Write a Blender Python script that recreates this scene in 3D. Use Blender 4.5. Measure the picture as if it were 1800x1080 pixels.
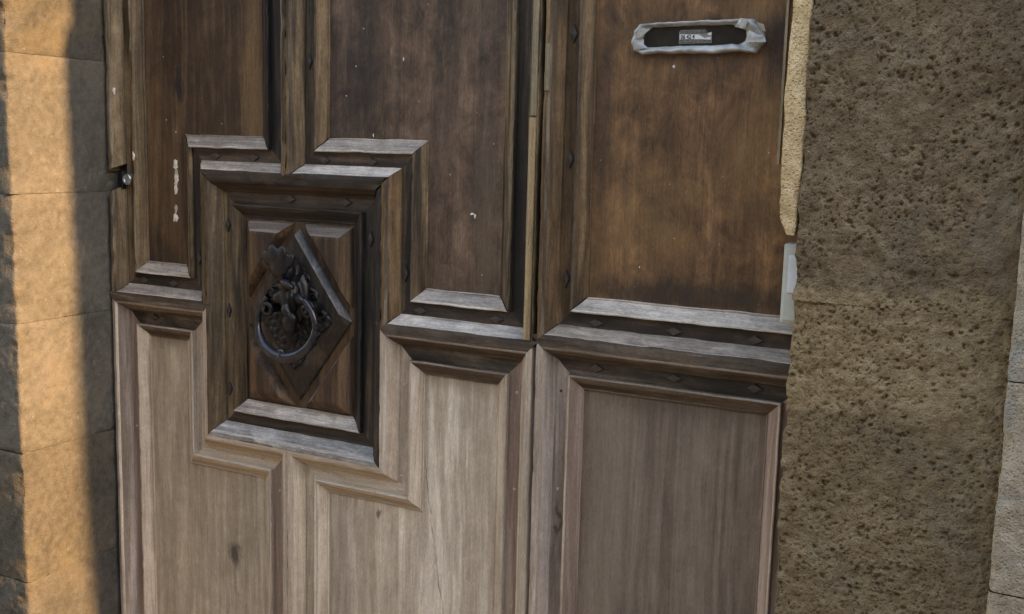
import bpy, bmesh, math, random
import numpy as np
from mathutils import Matrix, Vector
R = math.radians
random.seed(7)
for o in list(bpy.data.objects):
    bpy.data.objects.remove(o)
scene = bpy.context.scene
C = scene.collection

# ------------------------------------------------------------------ camera
cam_data = bpy.data.cameras.new('camera')
cam = bpy.data.objects.new('camera', cam_data)
C.objects.link(cam)
cr = Vector((0.88411629, 0.46652762, 0.02627472))
cu = Vector((-0.09216613, 0.11898578, 0.98860902))
cf = Vector((-0.45808709, 0.87646698, -0.14819531))
m = Matrix((cr, cu, -cf)).transposed().to_4x4()
m.translation = Vector((0.8501, -1.75, 1.55))
cam.matrix_world = m
cam_data.sensor_width = 36
cam_data.lens = 36 * 1908.4 / 1800
cam_data.clip_start = 0.05
cam_data.clip_end = 500
scene.camera = cam

# ------------------------------------------------------------------ light
SUN_EL, SUN_AZ = R(24), R(0.3)          # sun low, almost parallel to the facade, from the right
world = bpy.data.worlds.new('World')
scene.world = world
world.use_nodes = True
wn = world.node_tree
bg = wn.nodes['Background']
sky = wn.nodes.new('ShaderNodeTexSky')
sky.sky_type = 'NISHITA'
sky.sun_disc = False
sky.sun_elevation = SUN_EL
sky.sun_rotation = R(90) + SUN_AZ
sky.dust_density = 0.4
wn.links.new(sky.outputs[0], bg.inputs[0])
bg.inputs[1].default_value = 0.15
sun_d = bpy.data.lights.new('sun', 'SUN')
sun_d.energy = 2.0
sun_d.angle = R(0.65)
sun_d.color = (1.0, 0.72, 0.44)
sun = bpy.data.objects.new('sun', sun_d)
C.objects.link(sun)
sdir = Vector((math.cos(SUN_EL) * math.cos(SUN_AZ), -math.cos(SUN_EL) * math.sin(SUN_AZ), math.sin(SUN_EL)))
sun.rotation_euler = sdir.to_track_quat('Z', 'Y').to_euler()
sun.location = (6, -2, 4)
vs = scene.view_settings
vs.view_transform = 'Standard'
vs.look = 'None'
vs.gamma = 1
vs.use_curve_mapping = False
vs.exposure = 2.9
vs.use_white_balance = True
vs.white_balance_temperature = 9000
vs.white_balance_tint = 17
scene.render.engine = 'CYCLES'
scene.cycles.use_denoising = True
scene.cycles.denoising_input_passes = 'RGB_ALBEDO_NORMAL'
scene.cycles.denoising_prefilter = 'NONE'
scene.cycles.use_adaptive_sampling = False
scene.cycles.max_bounces = 5
scene.cycles.diffuse_bounces = 3
scene.cycles.caustics_reflective = False

# ------------------------------------------------------------------ helpers
def vnoise(P, seed=0):
    P = np.asarray(P, dtype=np.float64)
    i = np.floor(P).astype(np.int64)
    f = P - i
    u = f * f * (3 - 2 * f)
    def h(a, b, c):
        v = (a * 374761393 + b * 668265263 + c * 1274126177 + seed * 974634777) & 0xffffffff
        v = ((v ^ (v >> 13)) * 1274126177) & 0xffffffff
        v = (v ^ (v >> 16)) & 0xffff
        return v / 65535.0
    r = 0
    for a in (0, 1):
        for b in (0, 1):
            for c in (0, 1):
                w = (u[..., 0] if a else 1 - u[..., 0]) * (u[..., 1] if b else 1 - u[..., 1]) * (u[..., 2] if c else 1 - u[..., 2])
                r = r + w * h(i[..., 0] + a, i[..., 1] + b, i[..., 2] + c)
    return r * 2 - 1

def fbm(P, octaves=4, seed=0):
    r, a = 0, 1.0
    P = np.asarray(P, dtype=np.float64)
    for k in range(octaves):
        r = r + a * vnoise(P * (2.03 ** k) + 17.3 * k, seed + k)
        a *= .5
    return r

def worley(P, seed=0):
    P = np.asarray(P, dtype=np.float64)
    i = np.floor(P).astype(np.int64)
    best = np.full(P.shape[:-1], 9.0)
    size = np.zeros(P.shape[:-1])
    for a in (-1, 0, 1):
        for b in (-1, 0, 1):
            for c in (-1, 0, 1):
                j = i + np.array([a, b, c])
                def h(s):
                    v = (j[..., 0] * 374761393 + j[..., 1] * 668265263 + j[..., 2] * 1274126177 + (seed + s) * 974634777) & 0xffffffff
                    v = ((v ^ (v >> 13)) * 1274126177) & 0xffffffff
                    return ((v ^ (v >> 16)) & 0xffff) / 65535.0
                d2 = (j[..., 0] + h(1) - P[..., 0]) ** 2 + (j[..., 1] + h(2) - P[..., 1]) ** 2 + (j[..., 2] + h(3) - P[..., 2]) ** 2
                k = d2 < best
                best = np.where(k, d2, best)
                size = np.where(k, h(4), size)
    return np.sqrt(best), size

def link(name, me, mat=None, parent=None, smooth=False):
    if mat is not None:
        me.materials.append(mat)
    if smooth:
        me.polygons.foreach_set('use_smooth', [True] * len(me.polygons))
    o = bpy.data.objects.new(name, me)
    C.objects.link(o)
    if parent is not None:
        o.parent = parent
        # every parent above sits unrotated; mesh data are in world space, so shift back
        w = Vector((0, 0, 0))
        q = parent
        while q is not None:
            w += q.location
            q = q.parent
        o.location = -w
    return o

def mesh(name, verts, faces, mat=None, parent=None, smooth=False):
    me = bpy.data.meshes.new(name)
    me.from_pydata([tuple(v) for v in verts], [], faces)
    me.update()
    return link(name, me, mat, parent, smooth)

def grid_mesh(name, V, mat=None, parent=None, smooth=True, closed_u=False, flip=False, mat2=None, cols=()):
    nu, nv = V.shape[0], V.shape[1]
    me = bpy.data.meshes.new(name)
    idx = np.arange(nu * nv).reshape(nu, nv)
    if closed_u:
        idx = np.vstack([idx, idx[:1]])
    a, b, c, d = idx[:-1, :-1], idx[1:, :-1], idx[1:, 1:], idx[:-1, 1:]
    q = np.stack([a, b, c, d] if not flip else [a, d, c, b], -1).reshape(-1, 4)
    me.vertices.add(nu * nv)
    me.vertices.foreach_set('co', V.reshape(-1).astype(np.float32))
    me.loops.add(q.size)
    me.loops.foreach_set('vertex_index', q.reshape(-1).astype(np.int32))
    me.polygons.add(len(q))
    me.polygons.foreach_set('loop_start', np.arange(0, q.size, 4, dtype=np.int32))
    me.polygons.foreach_set('loop_total', np.full(len(q), 4, dtype=np.int32))
    me.update(calc_edges=True)
    me.validate()
    o = link(name, me, mat, parent, smooth)
    if mat2 is not None and cols:
        me.materials.append(mat2)
        mi = np.zeros(len(q), dtype=np.int32).reshape(-1, nv - 1)
        mi[:, list(cols)] = 1
        me.polygons.foreach_set('material_index', mi.reshape(-1))
    return o

def thing(name, label, cat, loc=(0, 0, 0), group=None):
    o = bpy.data.objects.new(name, None)
    C.objects.link(o)
    o.location = loc
    o.empty_display_size = .1
    o['label'] = label
    o['category'] = cat
    if group:
        o['group'] = group
    return o

def box_vf(x0, x1, y0, y1, z0, z1, base=0):
    v = [(x0, y0, z0), (x1, y0, z0), (x1, y1, z0), (x0, y1, z0), (x0, y0, z1), (x1, y0, z1), (x1, y1, z1), (x0, y1, z1)]
    f = [(0, 1, 5, 4), (1, 2, 6, 5), (2, 3, 7, 6), (3, 0, 4, 7), (4, 5, 6, 7), (3, 2, 1, 0)]
    return v, [tuple(i + base for i in q) for q in f]

def bevel_box(name, x0, x1, y0, y1, z0, z1, bev, mat, parent, segs=2):
    bm = bmesh.new()
    v, f = box_vf(x0, x1, y0, y1, z0, z1)
    vs_ = [bm.verts.new(p) for p in v]
    for q in f:
        bm.faces.new([vs_[i] for i in q])
    if bev:
        bmesh.ops.bevel(bm, geom=bm.edges[:], offset=bev, segments=segs, affect='EDGES', profile=.6)
    bmesh.ops.recalc_face_normals(bm, faces=bm.faces[:])
    me = bpy.data.meshes.new(name)
    bm.to_mesh(me)
    bm.free()
    return link(name, me, mat, parent)

def prism(name, poly, h0, h1, mat, parent=None, bevel=0):
    """polygon in (x,z), from height h0 to h1 towards the street (y = -h)"""
    n = len(poly)
    bm = bmesh.new()
    a = [bm.verts.new((x, -h0, z)) for x, z in poly]
    b = [bm.verts.new((x, -h1, z)) for x, z in poly]
    bm.faces.new(a)
    bm.faces.new(b[::-1])
    for i in range(n):
        j = (i + 1) % n
        bm.faces.new((a[j], a[i], b[i], b[j]))
    if bevel:
        top = [e for e in bm.edges if e.verts[0] in b and e.verts[1] in b]
        bmesh.ops.bevel(bm, geom=top, offset=bevel, segments=2, affect='EDGES', profile=.5)
    bmesh.ops.recalc_face_normals(bm, faces=bm.faces[:])
    me = bpy.data.meshes.new(name)
    bm.to_mesh(me)
    bm.free()
    return link(name, me, mat, parent)

# ------------------------------------------------------------------ materials
class NT:
    def __init__(self, name):
        self.m = bpy.data.materials.new(name)
        self.m.use_nodes = True
        self.t = self.m.node_tree
        self.b = self.t.nodes['Principled BSDF']
        self.tc = self.t.nodes.new('ShaderNodeTexCoord').outputs['Object']
    def n(self, kind, **kw):
        x = self.t.nodes.new(kind)
        for k, v in kw.items():
            setattr(x, k, v)
        return x
    def l(self, a, b):
        self.t.links.new(a, b)
    def put(self, sock, v):
        if isinstance(v, (int, float)):
            sock.default_value = v
        elif isinstance(v, (tuple, list)):
            sock.default_value = tuple(v) + (1,) if len(sock.default_value) == 4 and len(v) == 3 else v
        else:
            self.l(v, sock)
    def mapping(self, vec, scale=(1, 1, 1), loc=(0, 0, 0), rot=(0, 0, 0)):
        x = self.n('ShaderNodeMapping')
        self.l(vec, x.inputs[0])
        x.inputs[1].default_value = loc
        x.inputs[2].default_value = rot
        x.inputs[3].default_value = scale
        return x.outputs[0]
    def noise(self, vec, scale, detail=4, rough=.55, dist=0):
        x = self.n('ShaderNodeTexNoise')
        self.l(vec, x.inputs['Vector'])
        x.inputs['Scale'].default_value = scale
        x.inputs['Detail'].default_value = detail
        x.inputs['Roughness'].default_value = rough
        x.inputs['Distortion'].default_value = dist
        return x.outputs[0]
    def voro(self, vec, scale, feature='F1', rand=1):
        x = self.n('ShaderNodeTexVoronoi', feature=feature)
        self.l(vec, x.inputs['Vector'])
        x.inputs['Scale'].default_value = scale
        x.inputs['Randomness'].default_value = rand
        return x.outputs
    def math(self, op, a, b=0, c=None, clamp=False):
        x = self.n('ShaderNodeMath', operation=op, use_clamp=clamp)
        self.put(x.inputs[0], a)
        self.put(x.inputs[1], b)
        if c is not None:
            self.put(x.inputs[2], c)
        return x.outputs[0]
    def ramp(self, fac, stops, interp='LINEAR'):
        x = self.n('ShaderNodeValToRGB')
        cr_ = x.color_ramp
        cr_.interpolation = interp
        while len(cr_.elements) > 1:
            cr_.elements.remove(cr_.elements[-1])
        for k, (p, c) in enumerate(stops):
            e = cr_.elements[0] if k == 0 else cr_.elements.new(p)
            e.position = p
            e.color = (c, c, c, 1) if isinstance(c, (int, float)) else tuple(c) + (1,)
        self.l(fac, x.inputs[0])
        return x.outputs[0]
    def mix(self, fac, a, b, blend='MIX'):
        x = self.n('ShaderNodeMix', data_type='RGBA', blend_type=blend)
        self.put(x.inputs[0], fac)
        for s, v in ((x.inputs[6], a), (x.inputs[7], b)):
            self.put(s, v)
        return x.outputs[2]
    def bump(self, h, strength, dist=.001, prev=None):
        x = self.n('ShaderNodeBump')
        x.inputs['Strength'].default_value = strength
        x.inputs['Distance'].default_value = dist
        self.l(h, x.inputs['Height'])
        if prev is not None:
            self.l(prev, x.inputs['Normal'])
        return x.outputs[0]
    def seed(self, s):
        return self.mapping(self.tc, loc=(s * 1.37, s * .71, s * 2.13))

def wood(name, dark, mid, light, axis='z', s=1, fibre=1.0, patches=(), oval_tones=(), rough=.62, bump=.5, pore=.35, cracks=(), spots=0.0, lo=.35, hi=.66, broad=1.0, spec=.35, mottle=0.0, grain=.38):
    k = NT(name)
    v = k.seed(s)
    al = .045
    sc = {'z': (1, 1, al), 'x': (al, 1, 1)}[axis]
    # wavy warp so the fibres are never ruler-straight
    warp = k.n('ShaderNodeTexNoise')
    k.l(v, warp.inputs['Vector'])
    warp.inputs['Scale'].default_value = 3.5
    wv = k.n('ShaderNodeVectorMath', operation='MULTIPLY_ADD')
    k.l(warp.outputs['Color'], wv.inputs[0])
    wv.inputs[1].default_value = (.02, .02, .02)
    k.l(v, wv.inputs[2])
    vv = wv.outputs[0]
    g = k.mapping(vv, scale=sc)
    g2 = k.mapping(vv, scale={'z': (1, 1, .02), 'x': (.02, 1, 1)}[axis])
    b1 = k.noise(g, 14, 5, .6, .5)
    b0 = k.noise(k.mapping(vv, scale={'z': (1, 1, .18), 'x': (.18, 1, 1)}[axis]), 6, 4, .6, .4)
    f1 = k.noise(g, 110, 7, .72, .15)
    f2 = k.noise(g2, 330, 3, .6)
    rings = k.math('SINE', k.math('MULTIPLY', b1, 34 * broad))
    rings = k.math('MULTIPLY_ADD', rings, .09, 0)
    fac = k.math('ADD', k.math('MULTIPLY', b1, .36 * broad), k.math('MULTIPLY', b0, .30))
    fac = k.math('ADD', fac, k.math('MULTIPLY', f1, .34 * fibre))
    fac = k.math('ADD', fac, rings)
    fac = k.math('ADD', fac, .17 * (1 - fibre) + .18 * (1 - broad))
    col = k.ramp(fac, [(lo, dark), ((lo + hi) / 2, mid), (hi, light)])
    # dark open pores along the grain
    pr = k.ramp(f2, [(.30, 1.0), (.44, 0.0)])
    col = k.mix(k.math('MULTIPLY', pr, pore), col, tuple(c * .35 for c in dark))
    if mottle:
        mo = k.noise(k.mapping(k.seed(s + 6), scale={'z': (1, 1, .55), 'x': (.55, 1, 1)}[axis]), 34, 8, .72, .8)
        mo2 = k.noise(k.seed(s + 7), 9, 6, .65, 1.2)
        mm = k.math('ADD', k.math('MULTIPLY', mo, .55), k.math('MULTIPLY', mo2, .45))
        mul = k.ramp(mm, [(.36, 1 - mottle), (.5, 1.0), (.64, 1 + mottle * 1.3)])
        col = k.mix(1.0, col, mul, 'MULTIPLY')
    for (colr, scale, a, b, stretch, amt, ps) in patches:
        pv = k.mapping(k.seed(ps), scale={'z': (1, 1, stretch), 'x': (stretch, 1, 1)}[axis])
        pn = k.noise(pv, scale, 6, .62, .6)
        msk = k.ramp(pn, [(a, 0.0), (b, 1.0)])
        msk = k.math('MULTIPLY', msk, k.math('MULTIPLY_ADD', f1, .9, .55, clamp=True))
        col = k.mix(k.math('MULTIPLY', msk, amt), col, colr)
    sep = k.n('ShaderNodeSeparateXYZ')
    k.l(k.tc, sep.inputs[0])
    wx = k.math('MULTIPLY', k.math('SUBTRACT', k.noise(k.mapping(k.seed(s + 3), scale=(1, 1, .4)), 40, 4, .6), .5), .05)
    for (kx, kz, rx, rz, colr, amt) in oval_tones:  # soft oval tones: knots, streaks, darker panel edges and heads
        dx = k.math('DIVIDE', k.math('SUBTRACT', k.math('ADD', sep.outputs[0], wx), kx), rx)
        dz = k.math('DIVIDE', k.math('SUBTRACT', k.math('ADD', sep.outputs[2], wx), kz), rz)
        d = k.math('SQRT', k.math('ADD', k.math('MULTIPLY', dx, dx), k.math('MULTIPLY', dz, dz)))
        msk = k.ramp(d, [(.35, 1.0), (1.0, 0.0)])
        col = k.mix(k.math('MULTIPLY', msk, amt), col, colr)
    for (cx, cz, slope, z0, z1, w, amt) in cracks:      # long drying checks: x = cx + slope (z - cz)
        line = k.math('ADD', k.math('MULTIPLY', k.math('SUBTRACT', sep.outputs[2], cz), slope), cx)
        wob = k.math('MULTIPLY', k.math('SUBTRACT', k.noise(k.mapping(k.seed(s + 9), scale=(.02, .02, 1)), 9, 3, .6), .5), .03)
        d = k.math('ABSOLUTE', k.math('SUBTRACT', k.math('ADD', sep.outputs[0], wob), line))
        msk = k.ramp(k.math('DIVIDE', d, w), [(.2, 1.0), (1.0, 0.0)])
        zz = k.n('ShaderNodeMapRange', interpolation_type='SMOOTHSTEP')
        k.l(sep.outputs[2], zz.inputs[0])
        zz.inputs[1].default_value = z0
        zz.inputs[2].default_value = z0 + .06
        z2 = k.n('ShaderNodeMapRange', interpolation_type='SMOOTHSTEP')
        k.l(sep.outputs[2], z2.inputs[0])
        z2.inputs[1].default_value = z1
        z2.inputs[2].default_value = z1 - .06
        brk = k.ramp(k.noise(k.mapping(k.seed(s + 5), scale=(.1, .1, 1)), 30, 3, .6), [(.4, .25), (.6, 1.0)])
        msk = k.math('MULTIPLY', k.math('MULTIPLY', msk, brk), k.math('MULTIPLY', zz.outputs[0], z2.outputs[0]))
        col = k.mix(k.math('MULTIPLY', msk, amt), col, tuple(c * .25 for c in dark))
    gr = k.noise(k.mapping(vv, scale={'z': (1, 1, .22), 'x': (.22, 1, 1)}[axis]), 620, 2, .5)
    gr2 = k.noise(k.mapping(vv, scale={'z': (1, 1, .05), 'x': (.05, 1, 1)}[axis]), 240, 4, .7)
    gm = k.math('ADD', k.math('MULTIPLY', gr, .5), k.math('MULTIPLY', gr2, .5))
    col = k.mix(1.0, col, k.ramp(gm, [(.33, 1 - grain), (.5, 1.0), (.67, 1 + grain)]), 'MULTIPLY')
    if spots:
        vo = k.voro(k.seed(s + 1), 55)
        sp = k.ramp(vo[0], [(.05, 1.0), (.11, 0.0)])
        rnd = k.n('ShaderNodeSeparateColor')
        k.l(vo[1], rnd.inputs[0])
        sp = k.math('MULTIPLY', sp, k.math('GREATER_THAN', rnd.outputs[0], .93))
        col = k.mix(k.math('MULTIPLY', sp, spots), col, (.5, .47, .42))
    k.l(col, k.b.inputs['Base Color'])
    k.b.inputs['Specular IOR Level'].default_value = spec
    k.put(k.b.inputs['Roughness'], k.math('MULTIPLY_ADD', f1, .22, rough - .11))
    bh = k.math('ADD', k.math('MULTIPLY', f1, .9), k.math('ADD', k.math('MULTIPLY', pr, -.5), k.math('MULTIPLY', b1, .5)))
    k.l(k.bump(bh, bump, .0016), k.b.inputs['Normal'])
    return k.m

def stone(name, cols, s=1, pit=.5, patch=None, rough=.9, scale=1.0, bump=.9, vert=1.0, spk=.25, zone=False):
    k = NT(name)
    v = k.seed(s)
    vz = k.mapping(v, scale=(1, 1, vert))
    n1 = k.noise(vz, 7 * scale, 6, .62, .4)
    n2 = k.noise(v, 60 * scale, 6, .6)
    n3 = k.noise(v, 420 * scale, 2, .5)
    fac = k.math('ADD', k.math('MULTIPLY', n1, .36), k.math('ADD', k.math('MULTIPLY', n2, .40), k.math('MULTIPLY', n3, .24)))
    col = k.ramp(fac, [(.38, cols[0]), (.5, cols[1]), (.61, cols[2])])
    if patch:
        colr, sc, a, b, amt = patch
        pn = k.noise(k.seed(s + 4), sc, 6, .65, .5)
        col = k.mix(k.math('MULTIPLY', k.ramp(pn, [(a, 0.0), (b, 1.0)]), amt), col, colr)
    if zone:                                     # ochre course between two browner ones, with ragged limits
        sp_ = k.n('ShaderNodeSeparateXYZ')
        k.l(k.tc, sp_.inputs[0])
        zz = k.math('ADD', k.math('ADD', sp_.outputs[2], k.math('MULTIPLY', sp_.outputs[0], -.02)), k.math('MULTIPLY', k.math('SUBTRACT', k.noise(k.seed(8.8), 16, 5, .65), .5), .07))
        a = k.ramp(k.math('MULTIPLY_ADD', zz, 1, -.8), [(0.0, .30), (.33, .45), (.372, 1.0), (.47, .95), (.525, .75), (.545, 0.0)])
        left_ = k.ramp(k.math('ADD', sp_.outputs[0], k.math('MULTIPLY', k.noise(k.seed(7.1), 9, 4, .6), .1)), [(.50, 1.0), (.78, .25)])
        ochre = k.ramp(fac, [(.34, (.135, .092, .045)), (.5, (.25, .18, .095)), (.64, (.37, .285, .165))])
        col = k.mix(k.math('MULTIPLY', a, k.math('MULTIPLY_ADD', left_, .6, .4)), col, ochre)
    # fossil specks, pale
    vo = k.voro(v, 95 * scale)
    rnd = k.n('ShaderNodeSeparateColor')
    k.l(vo[1], rnd.inputs[0])
    sp = k.math('MULTIPLY', k.ramp(vo[0], [(.12, 1.0), (.3, 0.0)]), k.math('GREATER_THAN', rnd.outputs[1], .955))
    col = k.mix(k.math('MULTIPLY', sp, spk), col, tuple(min(.75, c * 2.4) for c in cols[2]))
    k.l(col, k.b.inputs['Base Color'])
    k.b.inputs['Roughness'].default_value = rough
    k.b.inputs['Specular IOR Level'].default_value = .2
    # pores
    vd = k.n('ShaderNodeVectorMath', operation='MULTIPLY_ADD')
    nz = k.n('ShaderNodeTexNoise')
    k.l(v, nz.inputs['Vector'])
    nz.inputs['Scale'].default_value = 200
    k.l(nz.outputs['Color'], vd.inputs[0])
    vd.inputs[1].default_value = (.003, .003, .003)
    k.l(v, vd.inputs[2])
    p1 = k.voro(vd.outputs[0], 170 * scale)
    p2 = k.voro(vd.outputs[0], 330 * scale)
    pp = k.math('ADD', k.ramp(p1[0], [(.1, 0.0), (.42, 1.0)]), k.math('MULTIPLY', k.ramp(p2[0], [(.1, 0.0), (.45, 1.0)]), .5))
    hh = k.math('ADD', k.math('MULTIPLY', pp, pit), k.math('ADD', k.math('MULTIPLY', n2, .9), k.math('MULTIPLY', n3, .35)))
    k.l(k.bump(hh, bump, .0035), k.b.inputs['Normal'])
    return k.m

def plain(name, col, rough=.5, metal=0, spec=.5, nscale=40, var=.25, bump=.1, bdist=.001):
    k = NT(name)
    v = k.seed(3.3)
    n1 = k.noise(v, nscale, 5, .6)
    c = k.ramp(n1, [(.3, tuple(x * (1 - var) for x in col)), (.7, tuple(min(1, x * (1 + var)) for x in col))])
    k.l(c, k.b.inputs['Base Color'])
    k.put(k.b.inputs['Roughness'], k.math('MULTIPLY_ADD', n1, .2, rough - .1))
    k.b.inputs['Metallic'].default_value = metal
    k.b.inputs['Specular IOR Level'].default_value = spec
    k.l(k.bump(k.noise(v, nscale * 3, 4, .6), bump, bdist), k.b.inputs['Normal'])
    return k.m

BLK = (.012, .009, .007)
AMB = (.20, .105, .042)
M = {}
# old varnished wood
M['old_panel_a'] = wood('old_panel_a', (0.031, 0.018, 0.010), (0.066, 0.038, 0.021), (0.109, 0.064, 0.032), s=1, rough=.6, mottle=.4,
    patches=[(AMB, 5, .50, .68, .22, .55, 11), (BLK, 7, .55, .72, .35, .55, 12)],
    oval_tones=[(-.672, 1.62, .042, .30, (.22, .125, .05), .5), (-.8755, 1.655, .011, .05, (.012, .010, .012), .9)], spots=.5, fibre=.9)
M['old_panel_b'] = wood('old_panel_b', (0.048, 0.031, 0.020), (0.092, 0.055, 0.035), (0.135, 0.084, 0.051), s=2, rough=.6, fibre=.45, broad=.35, mottle=.65, grain=.32,
    patches=[((.15, .105, .075), 9, .53, .75, .3, .55, 21), ((.03, .022, .022), 5, .52, .7, .5, .6, 22), ((.17, .12, .08), 24, .6, .72, .25, .5, 23)], spots=.6,
    oval_tones=[(-.125, 1.36, .03, .16, (.15, .10, .06), .5)])
M['old_panel_c'] = wood('old_panel_c', (0.098, 0.047, 0.019), (0.194, 0.096, 0.042), (0.300, 0.158, 0.071), s=3, rough=.6, fibre=.30, broad=.3, mottle=.65, grain=.30,
    patches=[((.235, .128, .05), 5, .48, .68, .7, .6, 31), (BLK, 7, .56, .74, .6, .6, 32)], spots=.25,
    oval_tones=[(.27, 1.303, .28, .035, (.02, .014, .01), .75), (.405, 1.72, .045, .09, (.016, .012, .011), .85), (.10, 1.6, .025, .3, (.03, .02, .015), .55), (.25, 1.70, .13, .022, (.03, .02, .014), .55)])
M['old_v'] = wood('old_v', (0.030, 0.020, 0.010), (0.091, 0.058, 0.029), (0.204, 0.135, 0.070), mottle=.3, s=4, rough=.58, fibre=1.15, lo=.39, hi=.63,
    patches=[(BLK, 8, .52, .70, .12, .75, 41), ((.21, .12, .055), 9, .56, .70, .12, .5, 42)])
M['old_v_olive'] = wood('old_v_olive', (0.063, 0.042, 0.021), (0.153, 0.102, 0.053), (0.232, 0.161, 0.088), mottle=.3, s=5, rough=.6, fibre=1.0,
    patches=[(BLK, 7, .58, .74, .12, .6, 51), ((.20, .105, .05), 9, .55, .72, .15, .45, 52)])
M['old_v_black'] = wood('old_v_black', (.012, .011, .010), (.035, .026, .019), (.11, .078, .045), mottle=.3, s=6, rough=.55, fibre=1.1, lo=.40, hi=.68,
    patches=[(BLK, 8, .47, .68, .1, .75, 61)])
M['old_v_amber'] = wood('old_v_amber', (0.048, 0.027, 0.012), (0.129, 0.073, 0.032), (0.226, 0.140, 0.070), mottle=.3, s=7, rough=.58, fibre=1.0,
    patches=[(BLK, 8, .54, .72, .15, .7, 71), ((.22, .125, .055), 6, .52, .7, .1, .55, 72)])
M['old_h_dark'] = wood('old_h_dark', (.012, .010, .008), (.03, .021, .015), (.07, .045, .03), axis='x', mottle=.35, s=8, rough=.58, fibre=.9,
    patches=[((.13, .07, .045), 14, .58, .74, .3, .5, 81), (BLK, 9, .5, .66, .3, .6, 82)])  # mostly down-facing edges: varnish and grime, with underside shade added to the colour
M['band_h'] = wood('band_h', (.016, .012, .010), (.05, .033, .024), (.10, .065, .043), axis='x', mottle=.35, s=9, rough=.6, fibre=.9,
    patches=[((.15, .08, .05), 12, .55, .74, .3, .5, 91), (BLK, 10, .5, .66, .4, .75, 92)])
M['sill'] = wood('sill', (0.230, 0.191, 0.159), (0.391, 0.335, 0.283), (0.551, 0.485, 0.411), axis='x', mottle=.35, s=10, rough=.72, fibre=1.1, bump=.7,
    patches=[((.09, .085, .09), 10, .54, .70, .12, .6, 101), ((.42, .40, .37), 16, .56, .70, .12, .6, 102)])  # up-facing ledges: bleached wood, with sky light added to the colour
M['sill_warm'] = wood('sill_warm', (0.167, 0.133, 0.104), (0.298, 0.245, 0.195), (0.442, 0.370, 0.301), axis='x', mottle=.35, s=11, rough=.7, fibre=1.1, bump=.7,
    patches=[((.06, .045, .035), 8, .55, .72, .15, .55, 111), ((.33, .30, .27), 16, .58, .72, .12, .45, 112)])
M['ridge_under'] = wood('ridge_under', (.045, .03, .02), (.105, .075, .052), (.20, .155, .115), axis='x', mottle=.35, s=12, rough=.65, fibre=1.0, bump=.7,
    patches=[((.022, .015, .011), 7, .50, .68, .25, .75, 121)])  # underside of the arm: old varnish, with shade mixed into the colour
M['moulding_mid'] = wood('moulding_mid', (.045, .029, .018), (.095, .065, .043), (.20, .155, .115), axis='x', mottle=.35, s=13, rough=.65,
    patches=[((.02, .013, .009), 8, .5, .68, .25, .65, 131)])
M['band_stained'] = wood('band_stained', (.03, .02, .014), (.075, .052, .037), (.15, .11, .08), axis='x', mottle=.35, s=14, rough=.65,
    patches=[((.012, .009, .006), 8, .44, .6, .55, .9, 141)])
# stripped, bleached wood
M['new_panel_a'] = wood('new_panel_a', (0.285, 0.221, 0.151), (0.386, 0.306, 0.216), (0.477, 0.390, 0.285), mottle=.15, grain=.24, s=20, rough=.7, fibre=.7, pore=.12, bump=.3,
    patches=[((.21, .155, .08), 7, .5, .72, .3, .5, 201), ((.35, .28, .22), 6, .55, .75, .12, .45, 202)],
    oval_tones=[(-.738, .64, .022, .036, (.035, .028, .024), .97), (-.738, .60, .014, .12, (.15, .115, .09), .5), (-.92, 1.115, .07, .035, (.13, .09, .06), .55)])
M['new_panel_b'] = wood('new_panel_b', (0.362, 0.286, 0.205), (0.517, 0.424, 0.319), (0.689, 0.598, 0.466), mottle=.15, grain=.24, s=21, rough=.7, fibre=.75, pore=.15, bump=.3,
    patches=[((.15, .108, .08), 9, .54, .72, .10, .5, 211), ((.43, .365, .30), 7, .52, .72, .15, .5, 212)],
    oval_tones=[(-.46, .60, .06, .5, (.19, .142, .105), .45), (-.355, .805, .007, .012, (.09, .06, .03), .8), (-.17, 1.115, .14, .045, (.20, .145, .10), .6)],
    cracks=[(-.235, .83, -.16, .3, 1.1, .0022, .75), (-.262, .83, -.03, .2, 1.0, .0012, .4)])
M['new_panel_c'] = wood('new_panel_c', (0.123, 0.088, 0.063), (0.186, 0.135, 0.098), (0.256, 0.192, 0.141), mottle=.15, grain=.24, s=22, rough=.7, fibre=.8, pore=.2, bump=.3,
    patches=[((.25, .192, .14), 6, .5, .72, .08, .6, 221), ((.095, .07, .056), 8, .52, .72, .08, .55, 222)],
    oval_tones=[(.13, .9, .05, .6, (.235, .18, .13), .5), (.20, .45, .05, .35, (.07, .052, .042), .5), (.25, 1.125, .22, .05, (.085, .06, .042), .6)])
M['new_v'] = wood('new_v', (0.310, 0.237, 0.169), (0.457, 0.358, 0.262), (0.577, 0.481, 0.366), mottle=.15, grain=.24, s=23, rough=.7, fibre=.95, pore=.15, bump=.35,
    patches=[((.21, .14, .11), 9, .55, .72, .06, .45, 231), ((.44, .37, .30), 10, .55, .72, .06, .4, 232)])
M['new_v_red'] = wood('new_v_red', (.195, .127, .094), (.293, .202, .153), (.403, .305, .240), grain=.24, s=24, rough=.7, fibre=1.0, pore=.2, bump=.35,
    patches=[((.24, .12, .09), 8, .52, .7, .06, .5, 241)])
M['new_v_grey'] = wood('new_v_grey', (.161, .121, .092), (.270, .207, .163), (.380, .305, .247), mottle=.15, grain=.24, s=25, rough=.7, fibre=1.0, pore=.25, bump=.4,
    patches=[((.10, .07, .05), 8, .55, .72, .06, .5, 251)],
    oval_tones=[(.045, .87, .003, .06, (.05, .032, .022), .8), (.075, .60, .010, .02, (.06, .04, .03), .7), (.07, .56, .012, .03, (.06, .04, .03), .7)])
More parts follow.
